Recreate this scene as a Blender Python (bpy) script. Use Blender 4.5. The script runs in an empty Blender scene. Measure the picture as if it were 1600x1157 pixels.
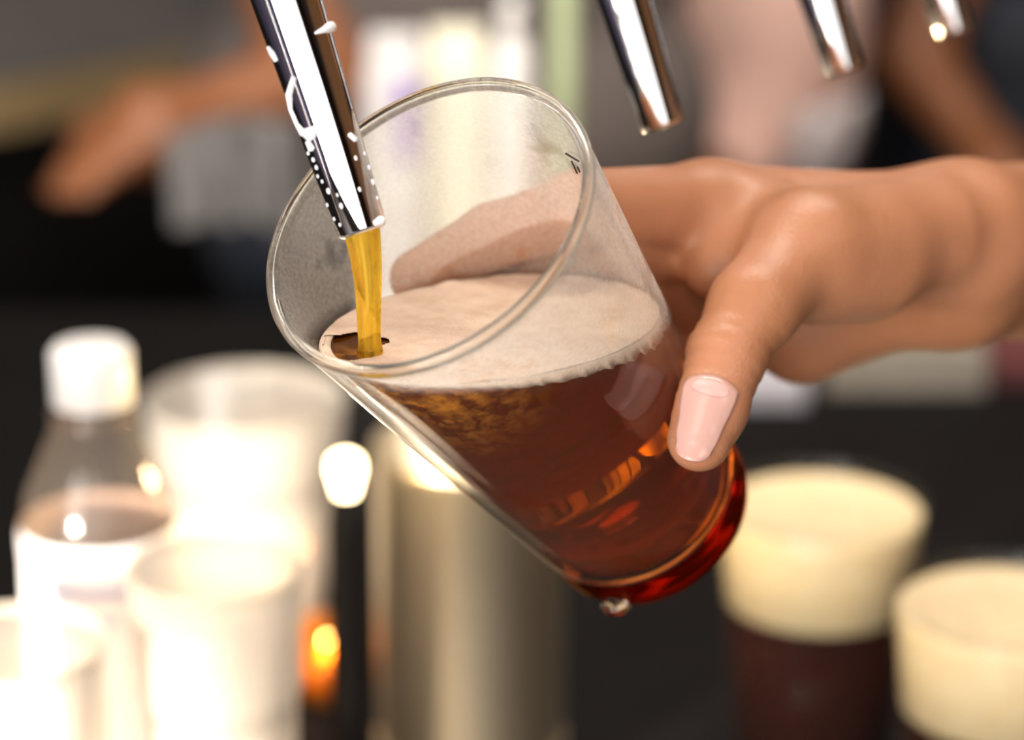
import bpy, bmesh, math, random
import numpy as np
from mathutils import Vector, Matrix

# ------------------------------------------------------------------ camera, light, exposure
SC = bpy.context.scene
COL = SC.collection
cam_data = bpy.data.cameras.new('camera')
cam = bpy.data.objects.new('camera', cam_data)
COL.objects.link(cam)
cam_data.sensor_width = 36.0
cam_data.lens = 90.0
cam_data.clip_start = 0.02
cam.location = (0.0, 0.0, 0.533)
cam.rotation_euler = (math.radians(90 - 18.8), 0, 0)
cam_data.dof.use_dof = True
cam_data.dof.focus_distance = 0.632
cam_data.dof.aperture_fstop = 5.6
SC.camera = cam

SC.view_settings.view_transform = 'Standard'
SC.view_settings.look = 'None'
SC.view_settings.gamma = 1.0
SC.view_settings.use_curve_mapping = False
SC.view_settings.exposure = 0.2
SC.cycles.use_denoising = True
SC.cycles.max_bounces = 16
SC.cycles.transparent_max_bounces = 24
SC.cycles.transmission_bounces = 12
SC.cycles.sample_clamp_indirect = 6.0

world = bpy.data.worlds.new('bar_room_air')
SC.world = world
world.use_nodes = True
world.node_tree.nodes['Background'].inputs['Color'].default_value = (0.9, 0.8, 0.7, 1)
world.node_tree.nodes['Background'].inputs['Strength'].default_value = 0.05


def area(name, loc, target, sx, sy, power, color):
    d = bpy.data.lights.new(name, 'AREA')
    d.shape = 'RECTANGLE'
    d.size, d.size_y = sx, sy
    d.energy = power
    d.color = color
    o = bpy.data.objects.new(name, d)
    COL.objects.link(o)
    o.location = loc
    o.rotation_euler = (Vector(target) - Vector(loc)).to_track_quat('-Z', 'Y').to_euler()
    return o


def spot(name, loc, target, power, color, angle, radius):
    d = bpy.data.lights.new(name, 'SPOT')
    d.energy = power
    d.color = color
    d.spot_size = math.radians(angle)
    d.spot_blend = 1.0
    d.shadow_soft_size = radius
    o = bpy.data.objects.new(name, d)
    COL.objects.link(o)
    o.location = loc
    o.rotation_euler = (Vector(target) - Vector(loc)).to_track_quat('-Z', 'Y').to_euler()
    return o


for wx, watts in ((-1.94, 62), (-1.12, 50), (-0.30, 18), (0.52, 8), (1.34, 7)):  # unseen windows added behind the camera for frontal light and chrome reflections
    area('added_window_light', (wx, -1.955, 0.50), (wx, 0.0, 0.50), 0.72, 1.70, watts, (1.0, 0.96, 0.92))
area('ceiling_panel_front', (-0.45, -0.35, 1.55), (-0.1, 0.75, 0.2), 0.7, 0.5, 4, (1.0, 0.90, 0.80))
area('ceiling_panel_right', (0.95, -0.15, 1.5), (0.1, 0.8, 0.2), 0.3, 0.8, 5, (1.0, 0.90, 0.80))
area('back_fill_panel', (0.15, 1.15, 1.65), (0.1, 2.0, 0.05), 1.2, 0.4, 34, (1.0, 0.93, 0.84))  # unseen panel added to brighten the bottles and people at the back
spot('counter_spotlight', (-0.55, 0.12, 0.22), (-0.125, 0.95, -0.03), 420, (1.0, 0.86, 0.68), 27, 0.03)

# ------------------------------------------------------------------ helpers


def smooth(me):
    me.polygons.foreach_set('use_smooth', [True] * len(me.polygons))
    me.update()


def link(name, me, mat, parent=None, sm=True):
    """one mesh datablock -> one linked object"""
    if sm:
        smooth(me)
    for m in (mat if isinstance(mat, (list, tuple)) else [mat]):
        me.materials.append(m)
    o = bpy.data.objects.new(name, me)
    COL.objects.link(o)
    if parent is not None:
        o.parent = parent
        o.matrix_parent_inverse = parent.matrix_world.inverted()
    return o


def pydata(name, v, f):
    me = bpy.data.meshes.new(name)
    me.from_pydata([tuple(map(float, p)) for p in v], [], [tuple(int(i) for i in q) for q in f])
    me.update()
    return me


def empty(name, loc, rz=0.0):
    o = bpy.data.objects.new(name, None)
    o.empty_display_size = 0.02
    o.location = loc
    o.rotation_euler = (0, 0, rz)
    COL.objects.link(o)
    bpy.context.view_layer.update()
    return o


def tag(o, label=None, cat=None, group=None, kind=None):
    for k, v in (('label', label), ('category', cat), ('group', group), ('kind', kind)):
        if v:
            o[k] = v
    return o


def basis(axis):
    a = Vector(axis).normalized()
    h = Vector((0, 0, 1)) if abs(a.z) < 0.95 else Vector((1, 0, 0))
    u = a.cross(h).normalized()
    v = a.cross(u).normalized()
    return a, u, v


def lathe(name, origin, axis, prof, n=64, close=True):
    """revolve a list of (r, s) about axis; r==0 collapses to a point"""
    a, u, v = basis(axis)
    o = Vector(origin)
    V, F, rings = [], [], []
    for r, s in prof:
        if r < 1e-7:
            rings.append([len(V)])
            V.append(o + a * s)
        else:
            k = len(V)
            for i in range(n):
                t = 2 * math.pi * i / n
                V.append(o + a * s + (u * math.cos(t) + v * math.sin(t)) * r)
            rings.append(list(range(k, k + n)))
    m = len(rings)
    for j in range(m if close else m - 1):
        A, B = rings[j], rings[(j + 1) % m]
        if len(A) == 1 and len(B) == 1:
            continue
        for i in range(n):
            i2 = (i + 1) % n
            if len(A) == 1:
                F.append((A[0], B[i], B[i2]))
            elif len(B) == 1:
                F.append((A[i], B[0], A[i2]))
            else:
                F.append((A[i], B[i], B[i2], A[i2]))
    me = pydata(name, V, F)
    bm = bmesh.new()
    bm.from_mesh(me)
    bmesh.ops.recalc_face_normals(bm, faces=bm.faces)
    bm.to_mesh(me)
    bm.free()
    return me


def box(name, cx, cy, cz, sx, sy, sz, bev=0.002, rz=0.0):
    bm = bmesh.new()
    bmesh.ops.create_cube(bm, size=1.0)
    for w in bm.verts:
        w.co = Vector((w.co.x * sx, w.co.y * sy, w.co.z * sz))
    if bev > 0:
        bmesh.ops.bevel(bm, geom=list(bm.edges), offset=bev, segments=2, affect='EDGES', profile=0.6)
    bmesh.ops.rotate(bm, verts=bm.verts, cent=(0, 0, 0), matrix=Matrix.Rotation(rz, 3, 'Z'))
    bmesh.ops.translate(bm, verts=bm.verts, vec=(cx, cy, cz))
    me = bpy.data.meshes.new(name)
    bm.to_mesh(me)
    bm.free()
    return me


def tube(name, pts, rad, n=12):
    """swept tube through points with a radius per point, round caps"""
    P = [Vector(p) for p in pts]
    V, F = [], []
    T = []
    for i in range(len(P)):
        T.append((P[min(i + 1, len(P) - 1)] - P[max(i - 1, 0)]).normalized())
    _, u, _v = basis(T[0])
    for i in range(len(P)):
        u = (u - T[i] * u.dot(T[i])).normalized()
        w = T[i].cross(u)
        for k in range(n):
            t = 2 * math.pi * k / n
            V.append(P[i] + (u * math.cos(t) + w * math.sin(t)) * rad[i])
    for i in range(len(P) - 1):
        for k in range(n):
            k2 = (k + 1) % n
            F.append((i * n + k, i * n + k2, (i + 1) * n + k2, (i + 1) * n + k))
    V.append(P[0] - T[0] * rad[0] * 0.5)
    V.append(P[-1] + T[-1] * rad[-1] * 0.5)
    for k in range(n):
        k2 = (k + 1) % n
        F.append((len(V) - 2, k2, k))
        F.append((len(V) - 1, (len(P) - 1) * n + k, (len(P) - 1) * n + k2))
    return pydata(name, V, F)


# ---- signed distance modelling: round cones blended, meshed by surface nets


def smin(a, b, k):
    if k <= 0:
        return np.minimum(a, b)
    h = np.clip(0.5 + 0.5 * (b - a) / k, 0, 1)
    return b + (a - b) * h - k * h * (1 - h)


def round_cone(P, a, b, ra, rb):
    a = np.asarray(a, np.float32)
    b = np.asarray(b, np.float32)
    ab = b - a
    t = np.clip(((P - a) @ ab) / max(float(ab @ ab), 1e-12), 0, 1)
    d = P - a - t[..., None] * ab
    return np.sqrt((d * d).sum(-1)) - (ra + (rb - ra) * t)


def ellipsoid(P, c, r):
    q = (P - np.asarray(c, np.float32)) / np.asarray(r, np.float32)
    return (np.sqrt((q * q).sum(-1)) - 1) * min(r)


def surface_nets(f, org, h):
    s = f < 0
    nx, ny, nz = f.shape
    c = np.zeros((nx - 1, ny - 1, nz - 1), np.uint8)
    corners = [(i, j, k) for i in (0, 1) for j in (0, 1) for k in (0, 1)]

    def sub(A, o):
        return A[o[0]:nx - 1 + o[0], o[1]:ny - 1 + o[1], o[2]:nz - 1 + o[2]]
    for o in corners:
        c += sub(s, o)
    idx = np.argwhere((c > 0) & (c < 8))
    lut = -np.ones(c.shape, np.int64)
    lut[tuple(idx.T)] = np.arange(len(idx))
    acc = np.zeros((len(idx), 3))
    cnt = np.zeros(len(idx))
    for o in corners:
        for ax in range(3):
            if o[ax]:
                continue
            o2 = list(o)
            o2[ax] = 1
            A = f[idx[:, 0] + o[0], idx[:, 1] + o[1], idx[:, 2] + o[2]]
            B = f[idx[:, 0] + o2[0], idx[:, 1] + o2[1], idx[:, 2] + o2[2]]
            m = (A < 0) != (B < 0)
            t = np.where(m, A / np.where(m, A - B, 1), 0)
            p = np.tile(np.array(o, float), (len(idx), 1))
            p[:, ax] += t
            acc[m] += p[m]
            cnt[m] += 1
    V = (idx + acc / cnt[:, None]) * h + org
    F = []
    for ax in range(3):
        o1, o2 = [(1, 2), (2, 0), (0, 1)][ax]
        sl0 = [slice(1, -1)] * 3
        sl1 = [slice(1, -1)] * 3
        sl0[ax] = slice(0, -1)
        sl1[ax] = slice(1, None)
        A, B = s[tuple(sl0)], s[tuple(sl1)]
        e = np.argwhere(A != B)
        fl = A[tuple(e.T)]
        off = np.array([1, 1, 1])
        off[ax] = 0
        e = e + off
        q = []
        for d1, d2 in ((0, 0), (-1, 0), (-1, -1), (0, -1)):
            g = e.copy()
            g[:, o1] += d1
            g[:, o2] += d2
            q.append(lut[tuple(g.T)])
        Q = np.stack(q, 1)
        Q[~fl] = Q[~fl][:, ::-1]
        F.append(Q)
    return V, np.concatenate(F)


def sdf_mesh(name, lo, hi, h, fn, relax=1):
    lo = np.array(lo, float)
    n = np.ceil((np.array(hi) - lo) / h).astype(int) + 1
    g = np.stack(np.meshgrid(*[np.arange(k) for k in n], indexing='ij'), -1).astype(np.float32) * h + lo.astype(np.float32)
    f = fn(g).astype(np.float32)
    V, F = surface_nets(f, lo, h)
    me = bpy.data.meshes.new(name)
    me.from_pydata(V.tolist(), [], F.tolist())
    me.update()
    if relax:
        bm = bmesh.new()
        bm.from_mesh(me)
        for _ in range(relax):
            bmesh.ops.smooth_vert(bm, verts=bm.verts, factor=0.5, use_axis_x=True, use_axis_y=True, use_axis_z=True)
        bm.to_mesh(me)
        bm.free()
    return me


# ------------------------------------------------------------------ materials


def thin_fresnel(nt, scale=1.0):
    """Schlick reflectance of a thin clear wall, the same from either side"""
    lw = node(nt, 'ShaderNodeLayerWeight', Blend=0.5)
    pw = node(nt, 'ShaderNodeMath', operation='POWER')
    pw.inputs[1].default_value = 5.0
    nt.links.new(lw.outputs['Facing'], pw.inputs[0])
    ml = node(nt, 'ShaderNodeMath', operation='MULTIPLY_ADD')
    ml.inputs[1].default_value = 0.9 * scale
    ml.inputs[2].default_value = 0.04 * scale
    nt.links.new(pw.outputs[0], ml.inputs[0])
    return ml


def new_mat(name):
    m = bpy.data.materials.new(name)
    m.use_nodes = True
    nt = m.node_tree
    nt.nodes.clear()
    out = nt.nodes.new('ShaderNodeOutputMaterial')
    return m, nt, out


def node(nt, kind, **kw):
    n = nt.nodes.new(kind)
    for k, v in kw.items():
        if k in n.inputs.keys():
            n.inputs[k].default_value = v
        else:
            setattr(n, k, v)
    return n


def noise(nt, scale, detail=3.0, rough=0.55, coord='Object'):
    tc = node(nt, 'ShaderNodeTexCoord')
    n = node(nt, 'ShaderNodeTexNoise', Scale=scale, Detail=detail, Roughness=rough)
    nt.links.new(tc.outputs[coord], n.inputs['Vector'])
    return n


def ramp(nt, src, stops):
    r = node(nt, 'ShaderNodeValToRGB')
    el = r.color_ramp.elements
    while len(el) > 1:
        el.remove(el[-1])
    el[0].position, el[0].color = stops[0][0], (*stops[0][1], 1)
    for p, c in stops[1:]:
        e = el.new(p)
        e.color = (*c, 1)
    nt.links.new(src, r.inputs['Fac'])
    return r


def plain(name, col, rough=0.5, metal=0.0, var=0.12, scale=40.0, bump=0.0, spec=0.5, sss=0.0, trans=0.0, coat=0.0):
    """principled with a little procedural variation of colour and relief"""
    m, nt, out = new_mat(name)
    b = node(nt, 'ShaderNodeBsdfPrincipled', Roughness=rough, Metallic=metal)
    b.inputs['Specular IOR Level'].default_value = spec
    n = noise(nt, scale)
    lo = tuple(max(0, c * (1 - var)) for c in col)
    hi = tuple(min(1, c * (1 + var)) for c in col)
    r = ramp(nt, n.outputs['Fac'], [(0.3, lo), (0.7, hi)])
    nt.links.new(r.outputs['Color'], b.inputs['Base Color'])
    if sss:
        b.inputs['Subsurface Weight'].default_value = sss
        b.inputs['Subsurface Radius'].default_value = (0.008, 0.003, 0.0015)
        b.inputs['Subsurface Scale'].default_value = 1.0
    if trans:
        b.inputs['Transmission Weight'].default_value = trans
    if coat:
        b.inputs['Coat Weight'].default_value = coat
    if bump:
        bp = node(nt, 'ShaderNodeBump', Strength=bump, Distance=0.001)
        nt.links.new(n.outputs['Fac'], bp.inputs['Height'])
        nt.links.new(bp.outputs['Normal'], b.inputs['Normal'])
    nt.links.new(b.outputs['BSDF'], out.inputs['Surface'])
    return m


def emitter(name, col, strength):
    m, nt, out = new_mat(name)
    e = node(nt, 'ShaderNodeEmission', Color=(*col, 1), Strength=strength)
    nt.links.new(e.outputs[0], out.inputs['Surface'])
    return m


def thin_clear(name, tint=(0.97, 0.97, 0.95), haze=0.0, haze_col=(0.85, 0.82, 0.78), rough=0.03, refl=1.0):
    """thin clear wall: see-through with fresnel gloss and a milky share"""
    m, nt, out = new_mat(name)
    t = node(nt, 'ShaderNodeBsdfTransparent', Color=(*tint, 1))
    g = node(nt, 'ShaderNodeBsdfGlossy', Roughness=rough)
    mul = thin_fresnel(nt, refl)
    mx = node(nt, 'ShaderNodeMixShader')
    nt.links.new(mul.outputs[0], mx.inputs[0])
    nt.links.new(t.outputs[0], mx.inputs[1])
    nt.links.new(g.outputs[0], mx.inputs[2])
    last = mx
    if haze:
        d = node(nt, 'ShaderNodeBsdfDiffuse', Color=(*haze_col, 1))
        tr = node(nt, 'ShaderNodeBsdfTranslucent', Color=(*haze_col, 1))
        dm = node(nt, 'ShaderNodeMixShader')
        dm.inputs[0].default_value = 0.5
        nt.links.new(d.outputs[0], dm.inputs[1])
        nt.links.new(tr.outputs[0], dm.inputs[2])
        hm = node(nt, 'ShaderNodeMixShader')
        hm.inputs[0].default_value = haze
        nt.links.new(mx.outputs[0], hm.inputs[1])
        nt.links.new(dm.outputs[0], hm.inputs[2])
        last = hm
    nt.links.new(last.outputs[0], out.inputs['Surface'])
    return m


def fogged_glass(level_z):
    """cold glass wall: breath of condensation above the beer line, rubbed clear in runs"""
    m, nt, out = new_mat('fogged_glass')
    L = nt.links
    t = node(nt, 'ShaderNodeBsdfTransparent', Color=(0.985, 0.985, 0.975, 1))
    g = node(nt, 'ShaderNodeBsdfGlossy', Roughness=0.04)
    fr = thin_fresnel(nt)
    mx = node(nt, 'ShaderNodeMixShader')
    L.new(fr.outputs[0], mx.inputs[0])
    L.new(t.outputs[0], mx.inputs[1])
    L.new(g.outputs[0], mx.inputs[2])
    d = node(nt, 'ShaderNodeBsdfDiffuse', Color=(0.95, 0.91, 0.86, 1))
    tr = node(nt, 'ShaderNodeBsdfTranslucent', Color=(0.95, 0.91, 0.86, 1))
    dm = node(nt, 'ShaderNodeMixShader')
    dm.inputs[0].default_value = 0.55
    L.new(d.outputs[0], dm.inputs[1])
    L.new(tr.outputs[0], dm.inputs[2])
    geo = node(nt, 'ShaderNodeNewGeometry')
    sp = node(nt, 'ShaderNodeSeparateXYZ')
    L.new(geo.outputs['Position'], sp.inputs[0])
    above = node(nt, 'ShaderNodeMapRange')
    above.inputs['From Min'].default_value = level_z - 0.001
    above.inputs['From Max'].default_value = level_z + 0.003
    above.inputs['To Min'].default_value = 0.02
    above.inputs['To Max'].default_value = FOG
    L.new(sp.outputs['Z'], above.inputs['Value'])
    fine = noise(nt, 900.0, 2.0)
    fr2 = ramp(nt, fine.outputs['Fac'], [(0.3, (0.72, 0.72, 0.72)), (0.75, (1.15, 1.15, 1.15))])
    runs = noise(nt, 55.0, 3.0)
    fr3 = ramp(nt, runs.outputs['Fac'], [(0.36, (0.35, 0.35, 0.35)), (0.45, (1, 1, 1))])
    m1 = node(nt, 'ShaderNodeMath', operation='MULTIPLY')
    m2 = node(nt, 'ShaderNodeMath', operation='MULTIPLY')
    L.new(above.outputs[0], m1.inputs[0])
    L.new(fr2.outputs[0], m1.inputs[1])
    L.new(m1.outputs[0], m2.inputs[0])
    L.new(fr3.outputs[0], m2.inputs[1])
    hm = node(nt, 'ShaderNodeMixShader')
    L.new(m2.outputs[0], hm.inputs[0])
    L.new(mx.outputs[0], hm.inputs[1])
    L.new(dm.outputs[0], hm.inputs[2])
    L.new(hm.outputs[0], out.inputs['Surface'])
    return m


def solid_glass(name, col=(1, 1, 1), rough=0.0, ior=1.45):
    m, nt, out = new_mat(name)
    g = node(nt, 'ShaderNodeBsdfGlass', Color=(*col, 1), Roughness=rough, IOR=ior)
    nt.links.new(g.outputs[0], out.inputs['Surface'])
    return m


def beer_liquid(name, absorb, density, haze, haze_col, cloud=None):
    """clear liquid that swallows blue and green with depth, slightly hazy"""
    m, nt, out = new_mat(name)
    L = nt.links
    g = node(nt, 'ShaderNodeBsdfGlass', Roughness=0.0, IOR=1.33)
    d = node(nt, 'ShaderNodeBsdfDiffuse', Color=(*haze_col, 1))
    tr = node(nt, 'ShaderNodeBsdfTranslucent', Color=(*haze_col, 1))
    dm = node(nt, 'ShaderNodeMixShader')
    dm.inputs[0].default_value = 0.6
    L.new(d.outputs[0], dm.inputs[1])
    L.new(tr.outputs[0], dm.inputs[2])
    hm = node(nt, 'ShaderNodeMixShader')
    hm.inputs[0].default_value = haze
    L.new(g.outputs[0], hm.inputs[1])
    L.new(dm.outputs[0], hm.inputs[2])
    last = hm
    if cloud:
        # rising bubbles churned up below the stream
        geo = node(nt, 'ShaderNodeNewGeometry')
        vd = node(nt, 'ShaderNodeVectorMath', operation='DISTANCE')
        L.new(geo.outputs['Position'], vd.inputs[0])
        vd.inputs[1].default_value = cloud[0]
        near = node(nt, 'ShaderNodeMapRange')
        near.inputs['From Min'].default_value = cloud[1]
        near.inputs['From Max'].default_value = 0.004
        near.inputs['To Min'].default_value = 0.0
        near.inputs['To Max'].default_value = 1.0
        L.new(vd.outputs['Value'], near.inputs['Value'])
        nz = noise(nt, 210.0, 6.0, 0.7)
        rr = ramp(nt, nz.outputs['Fac'], [(0.42, (0, 0, 0)), (0.66, (0.9, 0.9, 0.9))])
        mm = node(nt, 'ShaderNodeMath', operation='MULTIPLY')
        L.new(near.outputs[0], mm.inputs[0])
        L.new(rr.outputs[0], mm.inputs[1])
        bd = node(nt, 'ShaderNodeBsdfDiffuse', Color=(0.72, 0.27, 0.03, 1))
        cm = node(nt, 'ShaderNodeMixShader')
        L.new(mm.outputs[0], cm.inputs[0])
        L.new(hm.outputs[0], cm.inputs[1])
        L.new(bd.outputs[0], cm.inputs[2])
        last = cm
    L.new(last.outputs[0], out.inputs['Surface'])
    va = node(nt, 'ShaderNodeVolumeAbsorption', Color=(*absorb, 1), Density=density)
    L.new(va.outputs[0], out.inputs['Volume'])
    return m


def stream_liquid():
    """falling beer: clear gold with lengthwise streaks of fine bubbles"""
    m, nt, out = new_mat('golden_beer_stream')
    L = nt.links
    g = node(nt, 'ShaderNodeBsdfGlass', Color=(1.0, 0.86, 0.36, 1), Roughness=0.03, IOR=1.33)
    d = node(nt, 'ShaderNodeBsdfDiffuse', Color=(0.86, 0.54, 0.05, 1))
    tr = node(nt, 'ShaderNodeBsdfTranslucent', Color=(0.95, 0.62, 0.08, 1))
    dm = node(nt, 'ShaderNodeMixShader')
    dm.inputs[0].default_value = 0.55
    L.new(d.outputs[0], dm.inputs[1])
    L.new(tr.outputs[0], dm.inputs[2])
    tc = node(nt, 'ShaderNodeTexCoord')
    mp = node(nt, 'ShaderNodeMapping')
    mp.inputs['Scale'].default_value = (1.0, 1.0, 0.07)
    n = node(nt, 'ShaderNodeTexNoise', Scale=520.0, Detail=2.0, Roughness=0.5)
    L.new(tc.outputs['Object'], mp.inputs['Vector'])
    L.new(mp.outputs[0], n.inputs['Vector'])
    r = ramp(nt, n.outputs['Fac'], [(0.38, (0.10, 0.10, 0.10)), (0.62, (0.62, 0.62, 0.62))])
    mx = node(nt, 'ShaderNodeMixShader')
    L.new(r.outputs[0], mx.inputs[0])
    L.new(g.outputs[0], mx.inputs[1])
    L.new(dm.outputs[0], mx.inputs[2])
    L.new(mx.outputs[0], out.inputs['Surface'])
    return m


def skin_material(name, col, flush):
    m, nt, out = new_mat(name)
    L = nt.links
    b = node(nt, 'ShaderNodeBsdfPrincipled', Roughness=0.44)
    b.inputs['Specular IOR Level'].default_value = 0.38
    b.inputs['Subsurface Weight'].default_value = 0.25
    b.inputs['Subsurface Radius'].default_value = (0.006, 0.002, 0.001)
    b.inputs['Subsurface Scale'].default_value = 1.0
    n = noise(nt, 28.0, 4.0)
    r = ramp(nt, n.outputs['Fac'], [(0.3, col), (0.72, flush)])
    L.new(r.outputs[0], b.inputs['Base Color'])
    v = node(nt, 'ShaderNodeTexVoronoi', Scale=900.0)
    tc = node(nt, 'ShaderNodeTexCoord')
    L.new(tc.outputs['Object'], v.inputs['Vector'])
    f = noise(nt, 300.0, 4.0)
    add = node(nt, 'ShaderNodeMath', operation='ADD')
    L.new(v.outputs['Distance'], add.inputs[0])
    L.new(f.outputs['Fac'], add.inputs[1])
    bp = node(nt, 'ShaderNodeBump', Strength=0.25, Distance=0.0004)
    L.new(add.outputs[0], bp.inputs['Height'])
    L.new(bp.outputs['Normal'], b.inputs['Normal'])
    L.new(b.outputs[0], out.inputs['Surface'])
    return m


def froth_material(name, col, shade):
    m, nt, out = new_mat(name)
    L = nt.links
    b = node(nt, 'ShaderNodeBsdfPrincipled', Roughness=0.55)
    b.inputs['Subsurface Weight'].default_value = 0.3
    b.inputs['Subsurface Radius'].default_value = (0.004, 0.003, 0.002)
    b.inputs['Subsurface Scale'].default_value = 1.0
    n = noise(nt, 120.0, 5.0, 0.65)
    r = ramp(nt, n.outputs['Fac'], [(0.32, shade), (0.6, col)])
    L.new(r.outputs[0], b.inputs['Base Color'])
    v = node(nt, 'ShaderNodeTexVoronoi', Scale=1100.0)
    tc = node(nt, 'ShaderNodeTexCoord')
    L.new(tc.outputs['Object'], v.inputs['Vector'])
    bp = node(nt, 'ShaderNodeBump', Strength=0.35, Distance=0.0005)
    L.new(v.outputs['Distance'], bp.inputs['Height'])
    L.new(bp.outputs['Normal'], b.inputs['Normal'])
    L.new(b.outputs[0], out.inputs['Surface'])
    return m


FOG = 0.41
LEVEL = 0.3340
M = {}
M['wall'] = plain('wall_paint', (0.10, 0.085, 0.075), 0.7, scale=3, bump=0.1)
M['wall_orange'] = plain('orange_reflection_wall', (0.42, 0.19, 0.07), 0.5, scale=8)  # unseen wall, coloured to give the chrome spout its orange reflection
M['wall_purple'] = plain('purple_reflection_wall', (0.055, 0.045, 0.085), 0.7, scale=3)  # unseen wall, coloured for the dark purple reflection in the chrome
M['floor'] = plain('floor_concrete', (0.07, 0.06, 0.055), 0.6, scale=6, bump=0.2)
M['ceiling'] = plain('ceiling_paint', (0.16, 0.15, 0.14), 0.8, scale=3)
M['counter'] = plain('black_counter_laminate', (0.008, 0.007, 0.007), 0.65, scale=15, bump=0.05, spec=0.06)
M['black'] = plain('black_panel', (0.008, 0.007, 0.007), 0.6, scale=20, spec=0.2)
M['grey_top'] = plain('grey_worktop', (0.17, 0.155, 0.15), 0.6, scale=12, spec=0.3)
M['tan_edge'] = plain('tan_wood_edge', (0.30, 0.21, 0.10), 0.5, scale=30)
M['chrome'] = plain('polished_chrome', (0.86, 0.85, 0.86), 0.045, metal=1.0, var=0.03, scale=60)
M['steel'] = plain('satin_steel', (0.95, 0.82, 0.60), 0.42, metal=1.0, var=0.04, scale=20)
M['dark_metal'] = plain('dark_metal', (0.05, 0.05, 0.05), 0.35, metal=1.0)
M['fog'] = fogged_glass(LEVEL)
M['clear_inner'] = thin_clear('clear_glass_inner', refl=0.6)
M['glass'] = solid_glass('solid_glass', (0.97, 0.97, 0.95))
M['base_glass'] = solid_glass('beer_tinted_base', (0.84, 0.40, 0.13))  # beer colour refracted by the base is put into the glass tint
M['thin_glass'] = thin_clear('thin_glass', haze=0.01, refl=0.35)
M['beer'] = beer_liquid('amber_beer', (0.962, 0.83, 0.22), 175.0, 0.21, (0.52, 0.125, 0.003),
                        cloud=((-0.03000, 0.56502, 0.33091), 0.046))
M['dark_beer'] = beer_liquid('amber_beer_settled', (0.95, 0.72, 0.15), 220.0, 0.94, (0.055, 0.006, 0.0008))
M['stream'] = stream_liquid()
M['froth'] = froth_material('pale_froth', (0.74, 0.54, 0.42), (0.62, 0.42, 0.30))
M['head'] = froth_material('cream_beer_head', (0.82, 0.66, 0.41), (0.76, 0.57, 0.33))
M['froth_white'] = froth_material('white_froth', (0.92, 0.90, 0.90), (0.86, 0.84, 0.84))
M['skin'] = skin_material('warm_skin', (0.37, 0.155, 0.070), (0.47, 0.205, 0.112))
M['skin_brown'] = skin_material('brown_skin', (0.22, 0.080, 0.032), (0.27, 0.105, 0.045))
M['nail'] = plain('nail', (0.60, 0.325, 0.275), 0.25, var=0.04, sss=0.2)
M['lunula'] = plain('nail_lunula', (0.62, 0.36, 0.325), 0.32, var=0.03)
M['print'] = plain('dark_print', (0.02, 0.018, 0.018), 0.5)
M['white_plastic'] = plain('white_plastic', (0.86, 0.83, 0.80), 0.4, var=0.03)
M['label'] = plain('white_label', (0.84, 0.82, 0.86), 0.5, var=0.05, scale=60)
M['label_print'] = plain('lavender_print', (0.50, 0.48, 0.66), 0.5)
M['pet'] = thin_clear('clear_bottle_plastic', (0.88, 0.80, 0.74), haze=0.10, rough=0.08)
M['cup'] = thin_clear('frosted_cup_plastic', (0.93, 0.90, 0.86), haze=0.42, haze_col=(0.88, 0.84, 0.79), rough=0.12)
M['amber'] = thin_clear('amber_glass', (1.0, 0.62, 0.18), haze=0.30, haze_col=(1.0, 0.5, 0.08), rough=0.05)
M['wax'] = plain('candle_wax', (0.85, 0.60, 0.25), 0.5, sss=0.4)
M['flame'] = emitter('candle_flame', (1.0, 0.55, 0.16), 60.0)
M['bulb'] = emitter('warm_bulb', (1.0, 0.76, 0.42), 14.0)
M['paper'] = plain('white_paper', (0.52, 0.50, 0.54), 0.8, var=0.04)
M['beige'] = plain('beige_card', (0.30, 0.26, 0.21), 0.8, var=0.2, scale=25)
M['maroon'] = plain('maroon_card', (0.12, 0.03, 0.03), 0.6)
M['cream'] = plain('cream_card', (0.76, 0.72, 0.58), 0.7, var=0.06, scale=15)
M['purple'] = plain('purple_label', (0.34, 0.24, 0.52), 0.6)
M['lilac_grey'] = plain('lilac_grey_card', (0.66, 0.63, 0.62), 0.7)
M['green'] = plain('pale_green_plastic', (0.46, 0.52, 0.30), 0.5)
M['pink'] = plain('pale_pink_cotton', (0.88, 0.56, 0.47), 0.9, scale=9)
M['apron'] = plain('pale_apron_cotton', (0.86, 0.78, 0.78), 0.9, scale=9)
M['grey_brown'] = plain('grey_brown_cotton', (0.13, 0.105, 0.095), 0.9, scale=12)
M['black_cotton'] = plain('black_cotton', (0.010, 0.009, 0.010), 0.9, scale=20, spec=0.1)
M['grey_cotton'] = plain('grey_cotton', (0.30, 0.275, 0.28), 0.9, scale=12)
M['towel'] = plain('grey_towel', (0.18, 0.17, 0.165), 0.95, scale=30)
M['denim'] = plain('dark_denim', (0.03, 0.035, 0.05), 0.9, scale=60)
M['hair'] = plain('black_hair', (0.012, 0.010, 0.009), 0.5, scale=120)
M['eye'] = plain('dark_eye', (0.02, 0.012, 0.01), 0.2)
M['shoe'] = plain('black_shoe', (0.015, 0.015, 0.015), 0.5)

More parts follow.
